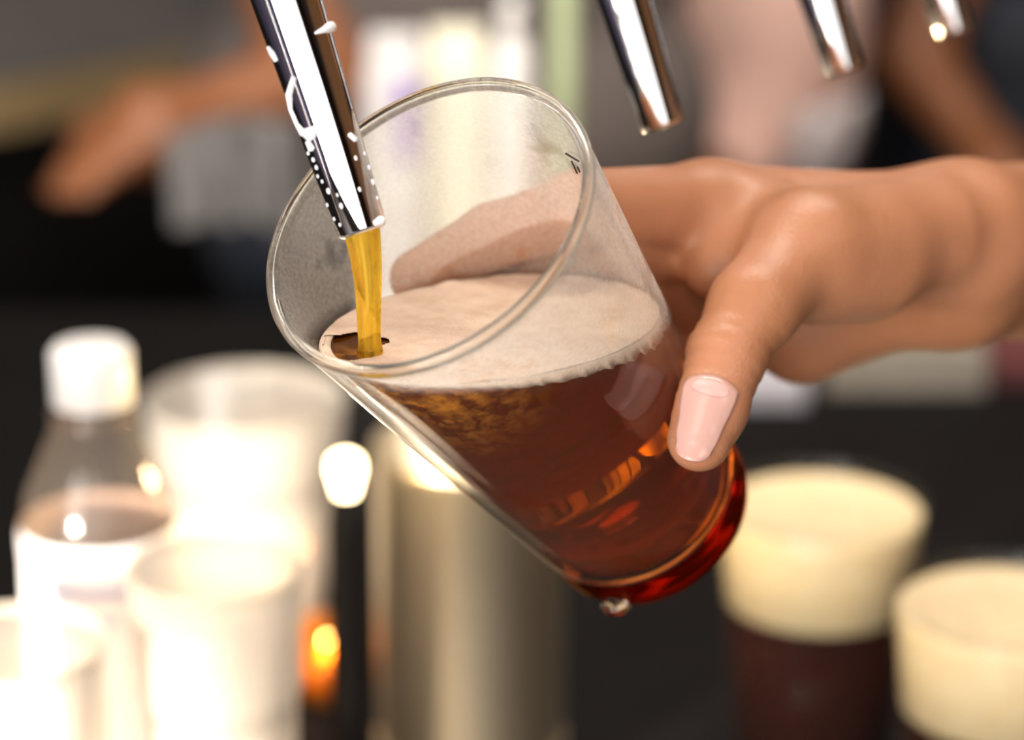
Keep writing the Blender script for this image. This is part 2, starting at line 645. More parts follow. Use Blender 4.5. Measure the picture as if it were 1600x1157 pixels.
# ------------------------------------------------------------------ setting
FLOOR = -0.95
tag(link('floor', box('floor', 0.3, 1.2, FLOOR - 0.05, 6.6, 6.6, 0.1, 0), M['floor'], sm=False), kind='structure')
tag(link('ceiling', box('ceiling', 0.3, 1.2, 1.80, 6.6, 6.6, 0.1, 0), M['ceiling'], sm=False), kind='structure')
for nm, x, y, sx, sy in (('wall_back', 0.3, 4.45, 6.6, 0.1), ('wall_left', -2.95, 1.2, 0.1, 6.6),
                         ('wall_right', 3.55, 1.2, 0.1, 6.6), ('wall_front', 0.3, -2.05, 6.6, 0.1)):
    tag(link(nm, box(nm, x, y, (FLOOR + 1.75) / 2, sx, sy, 1.75 - FLOOR, 0), M[{'wall_right': 'wall_orange', 'wall_left': 'wall_purple'}.get(nm, 'wall')], sm=False), kind='structure')

win = tag(empty('added_window_1', (-0.30, -1.99, 0.50)), kind='structure')  # frame added around the front lights; its bars split the chrome's reflection
for wx in (-2.35, -1.53, -0.71, 0.11, 0.93, 1.75):
    link('added_window_frame', box('added_window_frame', wx, -1.975, 0.50, 0.08, 0.05, 1.86, 0.004), M['wall'], win, sm=False)
for wz in (-0.39, 1.39):
    link('added_window_frame', box('added_window_frame', -0.30, -1.975, wz, 4.18, 0.05, 0.08, 0.004), M['wall'], win, sm=False)

# bar counter: a slab on a panelled base
bar = tag(empty('bar_counter', (-0.25, 1.05, FLOOR)), 'black laminate bar counter under the cups and bottles', 'counter')
link('counter_top', box('counter_top', -0.30, 1.05, -0.02, 1.50, 1.30, 0.04, 0.004), M['counter'], bar, sm=False)
link('base_panel', box('base_panel', -0.30, 1.05, (FLOOR - 0.04) / 2, 1.40, 1.18, -0.04 - FLOOR, 0.003), M['black'], bar, sm=False)

# low back counter far behind, its tan front edge rising to the right
bc = tag(empty('back_counter', (-0.6, 2.55, FLOOR)), 'grey topped back counter with tan edge behind the bar', 'counter')
BA, BB = Vector((-0.58830, 2.17427, 0.03114)), Vector((-0.06800, 2.69684, 0.01467))
BA.z = BB.z = (BA.z + BB.z) / 2
bdir = (BB - BA).normalized()
brz = math.atan2(bdir.y, bdir.x)
bnorm = Vector((-bdir.y, bdir.x, 0))
bmid = (BA + BB) / 2
blen = 1.30
ctr = bmid + bnorm * 0.32
link('worktop', box('worktop', ctr.x, ctr.y, BA.z - 0.01, blen, 0.64, 0.03, 0.002, brz), M['grey_top'], bc, sm=False)
e = bmid - bnorm * 0.008
link('front_edge', box('front_edge', e.x, e.y, BA.z - 0.016, blen, 0.016, 0.045, 0.002, brz), M['tan_edge'], bc, sm=False)
f = bmid + bnorm * 0.32
link('front_panel', box('front_panel', f.x, f.y, (FLOOR + BA.z - 0.025) / 2, blen - 0.02, 0.58, BA.z - 0.025 - FLOOR, 0.002, brz), M['black'], bc, sm=False)  # shade on the counter's front put into the near-black colour

# ------------------------------------------------------------------ people


def person(name, label, at, face, shirt, legs, skin, h=1.70, elbows=None, hands=None, shoulder=0.19, hair=True, depth=0.115, fine=None, apron=None, sleeve=.62):
    """a whole standing figure: one continuous body, clothes and hair as parts.
    at: feet position; face: heading of the front; elbows/hands: world points (left, right)"""
    o = Vector(at)
    fw = Vector((math.cos(face), math.sin(face), 0))
    lf = Vector((-fw.y, fw.x, 0))
    z = Vector((0, 0, 1))
    k = h / 1.70

    def w(f_, l_, z_):
        return np.array(o + fw * f_ * k + lf * l_ * k + z * z_ * k)
    sh = {s: w(0, s * shoulder, 1.40) for s in (1, -1)}
    el = {1: w(-0.03, 0.25, 1.12), -1: w(-0.03, -0.25, 1.12)}
    ha = {1: w(0.06, 0.27, 0.88), -1: w(0.06, -0.27, 0.88)}
    if elbows:
        for s in elbows:
            el[s] = np.array(elbows[s])
    if hands:
        for s in hands:
            ha[s] = np.array(hands[s])
    torso = [(w(0, -.09, 1.02), w(0, .09, 1.02), .115, .115), (w(0, -.07, 1.16), w(0, .07, 1.16), .105, .105),
             (w(0, -.10, 1.32), w(0, .10, 1.32), depth, depth), (sh[1], sh[-1], .062, .062)]
    neck = [(w(-.01, 0, 1.42), w(.01, 0, 1.54), .055, .052)]
    legp = []
    for s in (1, -1):
        legp += [(w(0, s * .09, .95), w(.015, s * .095, .50), .085, .058), (w(.015, s * .095, .50), w(-.01, s * .10, .08), .056, .038),
                 (w(-.02, s * .10, .045), w(.15, s * .11, .03), .04, .03)]
    arms, upper = [], []
    for s in (1, -1):
        upper += [(sh[s], el[s], .052, .042)]
        arms += [(sh[s], el[s], .050, .039)]
        if not (fine and s == fine):
            d = ha[s] - el[s]
            wr = el[s] + d * 0.74
            arms += [(el[s], wr, .040, .026), (wr, el[s] + d * 0.88, .030, .036)]
            side = np.cross(d, [0, 0, 1.0])
            side /= max(np.linalg.norm(side), 1e-6)
            dn = d / np.linalg.norm(d)
            for q, ln in ((-1.5, .070), (-.5, .082), (.5, .078), (1.5, .062)):
                b0 = el[s] + d * 0.90 + side * q * .017
                b1 = b0 + dn * ln * .55 + np.array([0, 0, -.008])
                arms += [(b0, b1, .011, .010), (b1, b1 + dn * ln * .4 + np.array([0, 0, -.018]), .010, .008)]
            t0 = wr + d * 0.06 + side * .025
            arms += [(t0, t0 + side * .03 + dn * .04, .013, .010)]
        else:
            arms += [(el[s], ha[s], .041, .0312)]
    head_c = w(.03, 0, 1.64)
    everything = torso + neck + legp + arms
    pts = np.array([p for a_, b_, _, _ in everything for p in (a_, b_)])
    lo, hi = pts.min(0) - .14, pts.max(0) + .14
    hi[2] = max(hi[2], o.z + 1.78 * k)

    def body(P):
        f_ = None
        for a_, b_, ra, rb in torso + legp + neck:
            d_ = round_cone(P, a_, b_, ra * k - .008, rb * k - .008)
            f_ = d_ if f_ is None else smin(f_, d_, .03)
        for a_, b_, ra, rb in arms:
            f_ = smin(f_, round_cone(P, a_, b_, ra, rb), .012)
        f_ = smin(f_, ellipsoid(P, head_c, (.088, .088, .118)), .02)
        f_ = smin(f_, ellipsoid(P, w(.05, 0, 1.575), (.055, .055, .055)), .03)
        f_ = smin(f_, round_cone(P, w(.112, 0, 1.655), w(.135, 0, 1.612), .010, .015), .012)
        f_ = smin(f_, round_cone(P, w(.105, .018, 1.570), w(.105, -.018, 1.570), .010, .010), .008)
        for s in (1, -1):
            f_ = smin(f_, ellipsoid(P, w(.02, s * .088, 1.63), (.018, .018, .032)), .006)
        return f_
    root = tag(empty(name, at), label, 'person')
    link('body', sdf_mesh('body', lo, hi, .0095, body, 1), skin, root)

    def cloth(prims, grow, kk):
        def fn(P):
            f_ = None
            for a_, b_, ra, rb in prims:
                d_ = round_cone(P, a_, b_, ra * k + grow, rb * k + grow)
                f_ = d_ if f_ is None else smin(f_, d_, kk)
            return f_
        return fn
    half_sleeve = [(sh[s], sh[s] + (el[s] - sh[s]) * sleeve, .056, .054) for s in (1, -1)]
    if sleeve == 1:
        half_sleeve += [(el[s], el[s] + (ha[s] - el[s]) * .68, .050, .040) for s in (1, -1)]
    link('shirt', sdf_mesh('shirt', lo, hi, .010, cloth(torso + half_sleeve, .008, .03), 2), shirt, root)
    link('trousers', sdf_mesh('trousers', lo, hi, .010, cloth([p for i, p in enumerate(legp) if i % 3 < 2] + [(w(0, -.08, .97), w(0, .08, .97), .115, .115)], .010, .03), 2), legs, root)
    for s in (1, -1):
        link('shoe', sdf_mesh('shoe', w(0, s * .10, .05) - .25, w(0, s * .10, .05) + .25, .01,
                              lambda P, s=s: np.maximum(smin(round_cone(P, w(-.03, s * .10, .05), w(.16, s * .11, .042), .052, .042), round_cone(P, w(-.02, s * .10, .05), w(-.02, s * .10, .10), .05, .045), .02), (o.z + .002) - P[..., 2]), 1), M['shoe'], root)
    if hair:
        link('hair', sdf_mesh('hair', head_c - .17, head_c + .17, .008,
                              lambda P: np.maximum(ellipsoid(P, w(.02, 0, 1.655), (.102, .102, .122)), -(((P - w(.035, 0, 1.67)) @ np.array(-fw)) * .8 + (P[..., 2] - w(0, 0, 1.655)[2]) * .6)), 1), M['hair'], root)
    for s in (1, -1):
        link('eye', lathe('eye', Vector(w(.108, s * .033, 1.655)), (1, 0, 0), [(0, -.010), (.007, -.007), (.010, 0), (.007, .007), (0, .010)], 12, False), M['eye'], root)
    if apron:
        def ap(P):
            f_ = None
            for a_, b_, ra, rb in [(w(0, -.10, .70), w(0, .10, .70), .115, .115), (w(0, -.09, 1.02), w(0, .09, 1.02), .115, .115)]:
                pass
            f_ = smin(round_cone(P, w(0, -.09, .95), w(0, .09, .95), .135, .135), round_cone(P, w(0, -.09, .62), w(0, .09, .62), .14, .14), .05)
            f_ = smin(f_, round_cone(P, w(0, -.07, 1.16), w(0, .07, 1.16), .123, .123), .06)
            inner = f_ + .008
            f_ = np.maximum(f_, -inner)
            f_ = np.maximum(f_, -((P - w(.02, 0, 0)) @ np.array(fw)))
            f_ = np.maximum(f_, np.maximum(P[..., 2] - apron[1], (o.z + .45) - P[..., 2]))
            return f_
        link('apron', sdf_mesh('apron', lo, hi, .008, ap, 1), apron[0], root)
    return root


HALF = math.pi / 2
pA = Vector((-0.05125, 1.99489, 0.03173))
person('person', 'person in a grey-brown shirt behind the bottles, one arm reaching left', (pA.x, pA.y, FLOOR), -HALF,
       M['grey_brown'], M['denim'], M['skin_brown'],
       elbows={-1: (-0.14475, 1.89677, 0.11588), 1: (0.06565, 1.98197, 0.08687)}, hands={-1: (-0.27679, 1.78596, 0.10068), 1: (0.00000, 1.81280, 0.02436)})
pB = Vector((0.10587, 2.36469, -0.03011))
person('person', 'person in a pale pink shirt and pale apron behind the second tap', (pB.x, pB.y, FLOOR), -HALF,
       M['pink'], M['denim'], M['skin_brown'], elbows={1: (0.26317, 2.38613, 0.03289)}, hands={1: (0.15540, 2.14601, -0.05187)}, sleeve=1, apron=(M['apron'], (0.17250, 2.25392, 0.01687)[2]))
pC = Vector((0.42750, 2.79634, -0.09644))
person('person', 'person in a black shirt with a bare brown arm bent, upper right', (pC.x, pC.y, FLOOR), -HALF,
       M['black_cotton'], M['denim'], M['skin_brown'],
       elbows={1: (0.40938, 2.58334, -0.00844)}, hands={1: (0.49770, 2.44210, -0.11302)})
pD = Vector((0.78625, 3.33598, -0.21791))
person('person', 'person in a grey shirt half hidden behind the bare brown arm, upper right', (pD.x, pD.y, FLOOR), -HALF - 0.3,
       M['grey_cotton'], M['denim'], M['skin_brown'])

# grey towel hanging from the reaching hand
tw = []
twf = []
T0, T1 = Vector((-0.24525, 1.75668, 0.10777)), Vector((-0.15345, 1.81899, 0.10460))
for i in range(25):
    for j in range(17):
        u, v = i / 24, j / 16
        p = T0.lerp(T1, u)
        p = p + Vector((0.006 * math.sin(u * 19 + v), 0.012 * math.sin(u * 23) - 0.01 * v, -0.085 * v * (1 - .25 * (1 - u)) + 0.008 * math.sin(u * 3)))
        tw.append(p)
        if i < 24 and j < 16:
            a0 = i * 17 + j
            twf.append((a0, a0 + 17, a0 + 18, a0 + 1))
tm = pydata('hand_towel', tw, twf)
to = link('hand_towel', tm, M['towel'])
mod = to.modifiers.new('thickness', 'SOLIDIFY')
mod.thickness = 0.006
tag(to, 'grey towel hanging from the brown arm at upper left', 'towel')

# ------------------------------------------------------------------ pint glass in the hand
GC = Vector((-0.0210, 0.5968, 0.3680))
GA = Vector((0.42597, 0.50908, -0.74792)).normalized()
GL, GR, GB = 0.1417, 0.0440, 0.0298
SLOPE = (GR - GB) / GL
WALL = 0.0026


def rout(s):
    """outer radius along the axis, with the small waist above the foot"""
    r = GR - SLOPE * s
    if s > 0.119:
        r -= 0.0007 * math.exp(-((s - 0.1285) / 0.0042) ** 2)
    return r


glass = tag(empty('pint_glass', GC + GA * GL), 'tilted fogged pint glass held under the pouring tap', 'glass')
ss = [0.0016 + (0.128 - 0.0016) * i / 40 for i in range(41)]
gp = pydata('glass_wall', [], [])
n = 96
a_, u_, v_ = basis(GA)


def ringpt(r, s, t):
    return GC + GA * s + (u_ * math.cos(t) + v_ * math.sin(t)) * r


me = lathe('glass_wall', GC, GA, [(rout(s), s) for s in ss], n, False)
o = link('glass_wall', me, M['fog'], glass)
me = lathe('inner_wall', GC, GA, [(rout(s) - WALL, s) for s in ss], n, False)
link('inner_wall', me, M['clear_inner'], glass)
rc = rout(0.0) - WALL / 2
prof = []
for i in range(16):
    t = 2 * math.pi * i / 16
    prof.append((rc + 0.00155 * math.cos(t), 0.0012 + 0.0020 * math.sin(t)))
link('rim', lathe('rim', GC, GA, prof, 128, True), M['glass'], glass)
FS = 0.1285
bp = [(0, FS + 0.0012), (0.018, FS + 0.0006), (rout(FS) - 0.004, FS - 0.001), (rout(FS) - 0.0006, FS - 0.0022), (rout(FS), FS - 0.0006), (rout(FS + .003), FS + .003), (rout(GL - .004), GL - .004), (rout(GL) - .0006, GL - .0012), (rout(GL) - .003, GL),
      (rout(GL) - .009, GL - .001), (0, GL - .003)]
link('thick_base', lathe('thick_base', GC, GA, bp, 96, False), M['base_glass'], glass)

# fill mark printed inside near the rim on the right
FM = [((884, 240), (904, 252)), ((894, 253), (903, 271)), ((904, 260), (907, 270))]


def on_inner(p, q=0.0004):
    d = Vector(p) - cam_o
    # nearest far-wall hit of the line of sight from the design view
    lo_, best = None, None
    for i in range(2000):
        x = cam_o + d * (0.90 + 0.2 * i / 2000)
        w_ = x - GC
        s_ = w_.dot(GA)
        rho = (w_ - GA * s_).length
        f_ = rho - (rout(max(s_, 0)) - WALL - q)
        if lo_ is not None and lo_ < 0 <= f_:
            best = x
        lo_ = f_
    return best


cam_o = Vector((0, 0, 0.533))
marks = [((0.01302, 0.60383, 0.38286), (0.01612, 0.60323, 0.38110)), ((0.01441, 0.60323, 0.38110), (0.01581, 0.60228, 0.37831)), ((0.01581, 0.60278, 0.37978), (0.01643, 0.60238, 0.37861))]
for p, q in marks:
    A1, B1 = on_inner(p), on_inner(q)
    if A1 and B1:
        link('fill_mark', tube('fill_mark', [A1, A1.lerp(B1, .5), B1], [.00026] * 3, 6), M['print'], glass)

# water drop hanging from the foot
dp = Vector((0.02841, 0.64342, 0.24625))
link('water_drop', lathe('water_drop', dp, (0, 0, -1), [(0, -.0014), (.0030, -.0006), (.0040, .0010), (.0030, .0024), (.0012, .0032), (0, .0034)], 24, False), M['glass'], glass)

# --- beer inside: the inner cone cut by the level plane
LEV = LEVEL


def cut(t, z, inset):
    """inner wall point where the generator at angle t meets height z"""
    d = u_ * math.cos(t) + v_ * math.sin(t)
    r0 = GR - WALL - inset
    s = (z - GC.z - r0 * d.z) / (GA.z - SLOPE * d.z)
    return s, d


def inner_r(s, inset):
    return rout(max(s, 0)) - WALL - inset


NB = 128
V, F = [], []
SB = FS - 0.0024
NR = 24
for i in range(NB):
    t = 2 * math.pi * i / NB
    st, d = cut(t, LEV, 0.0003)
    for j in range(NR + 1):
        s = SB + (st - SB) * j / NR
        V.append(GC + GA * s + d * inner_r(s, 0.0003))
for i in range(NB):
    i2 = (i + 1) % NB
    for j in range(NR):
        F.append((i * (NR + 1) + j, i2 * (NR + 1) + j, i2 * (NR + 1) + j + 1, i * (NR + 1) + j + 1))
top_c = sum((V[i * (NR + 1) + NR] for i in range(NB)), Vector()) / NB
kt = len(V)
V.append(top_c)
V.append(GC + GA * (SB + 0.002))
for i in range(NB):
    i2 = (i + 1) % NB
    F.append((i * (NR + 1) + NR, i2 * (NR + 1) + NR, kt))
    F.append((i2 * (NR + 1), i * (NR + 1), kt + 1))
me = pydata('beer', V, F)
bm = bmesh.new()
bm.from_mesh(me)
bmesh.ops.recalc_face_normals(bm, faces=bm.faces)
bm.to_mesh(me)
bm.free()
beer = link('beer', me, M['beer'])
for p in me.polygons:
    if any(vi == kt for vi in p.vertices):
        p.use_smooth = False
tag(beer, 'clear amber beer with golden bubbles inside the tilted pint glass', 'beer')

# froth: a thin raft on the level, open around the stream and along the near left lip
hit = Vector((-0.03472, 0.59601, 0.33383))
V, F = [], []
NA, NRR = 360, 96
rnd = random.Random(4)
import mathutils
keep = []
for i in range(NA):
    t = 2 * math.pi * i / NA
    s1, d = cut(t, LEV + 0.0006, 0.0001)
    e1 = GC + GA * s1 + d * inner_r(s1, 0.0001)
    for j in range(NRR + 1):
        q = j / NRR
        p = top_c.lerp(e1, q)
        p.z = LEV + 0.0006
        nz = mathutils.noise.noise(p * 260) * 0.0003 + mathutils.noise.noise(p * 90) * 0.0004
        p.z += nz + 0.0007 * q ** 8
        V.append(p)
for i in range(NA):
    i2 = (i + 1) % NA
    for j in range(NRR):
        c = V[i * (NRR + 1) + j]
        wob = mathutils.noise.noise(c * 140) * 0.004
        dx, dy = c.x - hit.x, c.y - hit.y
        hole = math.hypot((dx + 0.0030) / 1.25, (dy - 0.0045) / 1.75) < 0.0062 + wob * .7
        if hole:
            continue
        F.append((i * (NRR + 1) + j, i2 * (NRR + 1) + j, i2 * (NRR + 1) + j + 1, i * (NRR + 1) + j + 1))
me = pydata('froth', V, F)
bm = bmesh.new()
bm.from_mesh(me)
bmesh.ops.delete(bm, geom=[w for w in bm.verts if not w.link_faces], context='VERTS')
bmesh.ops.recalc_face_normals(bm, faces=bm.faces)
bm.to_mesh(me)
bm.free()
fr = link('froth', me, M['froth'], beer)
# froth collar clinging to the wall, thick on the right, thin on the near left
V, F = [], []
for i in range(NA + 1):
    t = 2 * math.pi * i / NA
    s1, d = cut(t, LEV, 0.0001)
    e1 = GC + GA * s1 + d * inner_r(s1, 0.0001)
    right = (e1.x - top_c.x) / 0.05
    back = (e1.y - top_c.y) / 0.05
    th = max(0.0002, 0.0011 + 0.0026 * max(0, right + 0.15) + 0.0012 * max(0, back) - 0.0016 * max(0, -right) * max(0, 1 - back))
    th *= 1 + 0.45 * mathutils.noise.noise(e1 * 420) + 0.10 * mathutils.noise.noise(e1 * 1100)
    for zz, ins in ((LEV + 0.0010, 0.0001), (LEV - th, 0.00005), (LEV - th * .7, 0.0016), (LEV + 0.0008, 0.0022)):
        s2, d = cut(t, zz, ins)
        V.append(GC + GA * s2 + d * inner_r(s2, ins))
for i in range(NA):
    for k in range(4):
        k2 = (k + 1) % 4
        F.append((i * 4 + k, i * 4 + k2, (i + 1) * 4 + k2, (i + 1) * 4 + k))
me = pydata('froth_collar', V, F)
bm = bmesh.new()
bm.from_mesh(me)
bmesh.ops.remove_doubles(bm, verts=bm.verts, dist=1e-6)
bmesh.ops.recalc_face_normals(bm, faces=bm.faces)
bm.to_mesh(me)
bm.free()
link('froth_collar', me, M['froth'], beer)

# ------------------------------------------------------------------ beer taps
tip_dir = Vector((-0.83 * math.sin(math.radians(21.5)), 0.55 * math.sin(math.radians(21.5)), math.cos(math.radians(21.5)))).normalized()
tip0 = Vector((-0.03602, 0.59609, 0.36510))


def make_tap(tip, label, grp='chrome tap spouts along the bar'):
    root = tag(empty('beer_tap', tip), label, 'tap', grp)
    a = tip_dir
    prof = [(0.0046, 0.0004), (0.0046, 0.020), (0.0047, 0.0)]
    outer = [(0.0050, 0.0), (0.00585, 0.0004), (0.0062, 0.0012), (0.0069, 0.020), (0.0078, 0.045), (0.0087, 0.066), (0.0096, 0.082), (0.0102, 0.098)]
    inner = [(0.0102, 0.099), (0.0050, 0.099), (0.0048, 0.02), (0.0048, 0.001)]
    link('spout', lathe('spout', tip, a, outer + inner, 64, True), M['chrome'], root)
    top = Vector(tip) + a * 0.098
    hz = Vector((-0.83, 0.55, 0)).normalized()
    link('faucet_body', lathe('faucet_body', top - a * 0.004, a, [(0, 0), (.0118, .001), (.0125, .004), (.0125, .026), (.011, .032), (0, .033)], 40, False), M['chrome'], root)
    link('shank', lathe('shank', top + a * 0.010, hz, [(0, 0), (.0085, 0), (.0085, .05), (.013, .051), (.013, .0575), (0, .0575)], 32, False), M['chrome'], root)
    link('handle', lathe('handle', top + a * 0.028, (0, 0, 1), [(0, 0), (.005, 0), (.005, .02), (.011, .03), (.014, .08), (.013, .12), (0, .125)], 32, False), M['black'], root)
    return root


taps = [(tip0, 'chrome tap spout pouring beer into the glass, nearest tap'),
        (Vector((0.04278, 0.70556, 0.36517)), 'second chrome tap spout, hanging above the back of the hand'),
        (Vector((0.10270, 0.77748, 0.36544)), 'third chrome tap spout, blurred above the forearm'),
        (Vector((0.14567, 0.83279, 0.36657)), 'fourth chrome tap spout, faint at the top right')]
tap_objs = [make_tap(p, l) for p, l in taps]
rowd = (taps[3][0] - taps[0][0])
rowd.z = 0
rowd.normalize()
pipe_c = tip0 + tip_dir * 0.108 + Vector((-0.83, 0.55, 0)).normalized() * 0.082
tw_root = tag(empty('tap_tower', (pipe_c.x - rowd.x * .20, pipe_c.y - rowd.y * .20, 0)), 'chrome pipe tower that carries the row of taps', 'tower')
p0, p1 = pipe_c - rowd * .24, pipe_c + rowd * .42
link('pipe', tube('pipe', [p0, p0.lerp(p1, .5), p1], [.024] * 3, 40), M['chrome'], tw_root)
cb = pipe_c - rowd * .20
link('column', tube('column', [(cb.x, cb.y, 0.012), (cb.x, cb.y, pipe_c.z)], [.024] * 2, 40), M['chrome'], tw_root)
link('base_flange', lathe('base_flange', (cb.x, cb.y, 0.0), (0, 0, 1), [(0, 0), (.05, 0), (.05, .006), (.03, .012), (0, .012)], 40, False), M['chrome'], tw_root)

# splashes of froth on the nearest spout


def on_spout(p, lift=0.0):
    """push a point onto the near side of the spout"""
    w_ = Vector(p) - tip0
    s_ = w_.dot(tip_dir)
    ax = tip0 + tip_dir * s_
    r = 0.0062 + (0.0102 - 0.0062) * max(0, s_ - .0012) / 0.097
    off = (Vector(p) - ax)
    view = (cam_o - ax).normalized()
    view = (view - tip_dir * view.dot(tip_dir)).normalized()
    side = tip_dir.cross(view)
    x = max(-0.98, min(0.98, off.dot(side) / r))
    return ax + (side * x + view * math.sqrt(1 - x * x)) * (r + lift)


def splash(pts, rad):
    P = [on_spout(p) for p in pts]
    Q = []
    for i in range(len(P) - 1):
        for k in range(4):
            Q.append(P[i].lerp(P[i + 1], k / 4))
    Q.append(P[-1])
    Q = [on_spout(p) for p in Q]
    R = np.interp(np.linspace(0, len(rad) - 1, len(Q)), range(len(rad)), rad)
    link('foam_splash', tube('foam_splash', Q, list(R), 10), M['froth_white'], tap_objs[0])


splash([(-0.04682, 0.60526, 0.41189), (-0.04468, 0.60556, 0.41275), (-0.04269, 0.60585, 0.41362)], [.0003, .0008, .0014])
splash([(-0.05217, 0.60186, 0.40189), (-0.05340, 0.60058, 0.39813), (-0.05324, 0.59939, 0.39465), (-0.05156, 0.59831, 0.39146), (-0.05003, 0.59762, 0.38944), (-0.04835, 0.59772, 0.38973), (-0.04682, 0.59791, 0.39030)], [.0006, .0008, .0005, .0005, .0009, .0012, .0010])
splash([(-0.05049, 0.59772, 0.38973), (-0.04835, 0.59742, 0.38886), (-0.04697, 0.59752, 0.38915)], [.0006, .0014, .0006])
splash([(-0.05845, 0.60422, 0.40884), (-0.05737, 0.60368, 0.40725), (-0.05646, 0.60314, 0.40566)], [.0003, .0006, .0004])
splash([(-0.04896, 0.59698, 0.38755), (-0.04789, 0.59634, 0.38567)], [.0006, .0009])
splash([(-0.03886, 0.59752, 0.38915), (-0.03733, 0.59712, 0.38799)], [.0006, .0007])
splash([(-0.03290, 0.59062, 0.36887), (-0.03106, 0.59086, 0.36959)], [.0006, .0012])
rs = random.Random(8)
drops = [(-0.04881, 0.59604, 0.38480), (-0.04758, 0.59555, 0.38335), (-0.04682, 0.59495, 0.38161), (-0.04651, 0.59426, 0.37959), (-0.04544, 0.59387, 0.37843), (-0.04391, 0.59313, 0.37626), (-0.04422, 0.59205, 0.37307), (-0.04253, 0.59096, 0.36988), (-0.04116, 0.59052, 0.36858),
         (-0.04177, 0.59283, 0.37539), (-0.04085, 0.59200, 0.37292), (-0.03519, 0.59604, 0.38480), (-0.03412, 0.59495, 0.38161), (-0.03320, 0.59382, 0.37828), (-0.03213, 0.59259, 0.37466), (-0.03733, 0.59569, 0.38379), (-0.03641, 0.59328, 0.37669), (-0.03672, 0.59219, 0.37350)]
for p in drops:
    c = on_spout(p)
    r = rs.choice([.00030, .00038, .00048])
    bm = bmesh.new()
    bmesh.ops.create_icosphere(bm, subdivisions=2, radius=r)
    for w_ in bm.verts:
        w_.co = w_.co + tip_dir * (w_.co.dot(tip_dir) * .7)
    bmesh.ops.translate(bm, verts=bm.verts, vec=c)
    me = bpy.data.meshes.new('foam_drop')
    bm.to_mesh(me)
    bm.free()
    link('foam_drop', me, M['froth_white'], tap_objs[0])

# stream from the spout into the glass
S0 = tip0 + tip_dir * 0.0015
P, R_ = [], []
end = Vector((hit.x, hit.y, LEV - 0.0005))
for i in range(25):
    q = i / 24
    lean = S0.lerp(end, q)
    lean.x += 0.0012 * math.sin(q * math.pi) * (1 - q)
    P.append(lean)
    R_.append(0.0046 - 0.0018 * (1 - (1 - q) ** 2) + (0.0006 * max(0, q - .88) / .12))
P = [Vector(S0.lerp(end, 0)) + Vector((0, 0, 0))] + P[1:]
me = tube('beer_stream', P, R_, 28)
st = link('beer_stream', me, M['stream'])
tag(st, 'golden stream of beer falling from the tap into the glass', 'beer stream')

# ------------------------------------------------------------------ the hand that holds the glass
RG = GR


def cone_sd(P):
    v = P - np.array(GC, np.float32)
    s = v @ np.array(GA, np.float32)
    rho = np.sqrt(np.maximum((v * v).sum(-1) - s * s, 1e-12))
    d = (rho - (GR - SLOPE * s)) * .995
    return np.maximum(d, np.maximum(-s, s - GL))


def wrap(p, ds, r, lift=0.0):
    """carry a point of the index finger along the glass to a lower finger, keeping contact"""
    w_ = Vector(p) - GC
    s_ = w_.dot(GA)
    rad = w_ - GA * s_
    s2 = s_ + ds
    return GC + GA * s2 + rad.normalized() * (GR - SLOPE * s2 + r + lift)


I_mcp, I_pip, I_dip, I_tip = (Vector((0.05498, 0.69043, 0.34557)), Vector((0.02156, 0.67023, 0.36069)), Vector((-0.00555, 0.66886, 0.34425)), Vector((-0.02553, 0.66122, 0.33423)))
I_pip = wrap(I_pip, 0, .0098)
I_dip = wrap(I_dip, 0, .0088)
I_tip = wrap(I_tip, 0, .0078)
wrist = Vector((0.12985, 0.71440, 0.32909))
wrist_low = Vector((0.13024, 0.72314, 0.31444))
fingers = []
for k, (ds, dm, rs_) in enumerate(((0, Vector((0, 0, 0)), 1.0), (.0205, GA * .0205 + Vector((.003, .017, -.002)), 1.02), (.0400, GA * .040 + Vector((.005, .006, 0)), .96), (.0570, GA * .057 + Vector((.006, -.004, .001)), .84))):
    mcp = I_mcp + dm
    pip = wrap(I_pip, ds, .0098 * rs_)
    dip = wrap(I_dip, ds, .0088 * rs_)
    tip = wrap(I_tip, ds, .0078 * rs_)
    fingers.append((mcp, pip, dip, tip, rs_))
T_tip, T_ip, T_mid, T_mcp, T_cmc = (Vector((0.04769, 0.61058, 0.30649)), Vector((0.05507, 0.62719, 0.32272)), Vector((0.06332, 0.63957, 0.33270)), Vector((0.07970, 0.66394, 0.34223)), Vector((0.11732, 0.69590, 0.33680)))
web_a = Vector((0.05600, 0.67131, 0.33284))
ball_a, ball_b = Vector((0.08241, 0.66628, 0.33669)), Vector((0.09619, 0.67803, 0.33397))
pad = Vector((0.10423, 0.73013, 0.30394))
fore_hi = Vector((0.19920, 0.80033, 0.30844))
fore_lo = Vector((0.20160, 0.80456, 0.28983))
elbow = Vector((0.46410, 0.98600, 0.26428))


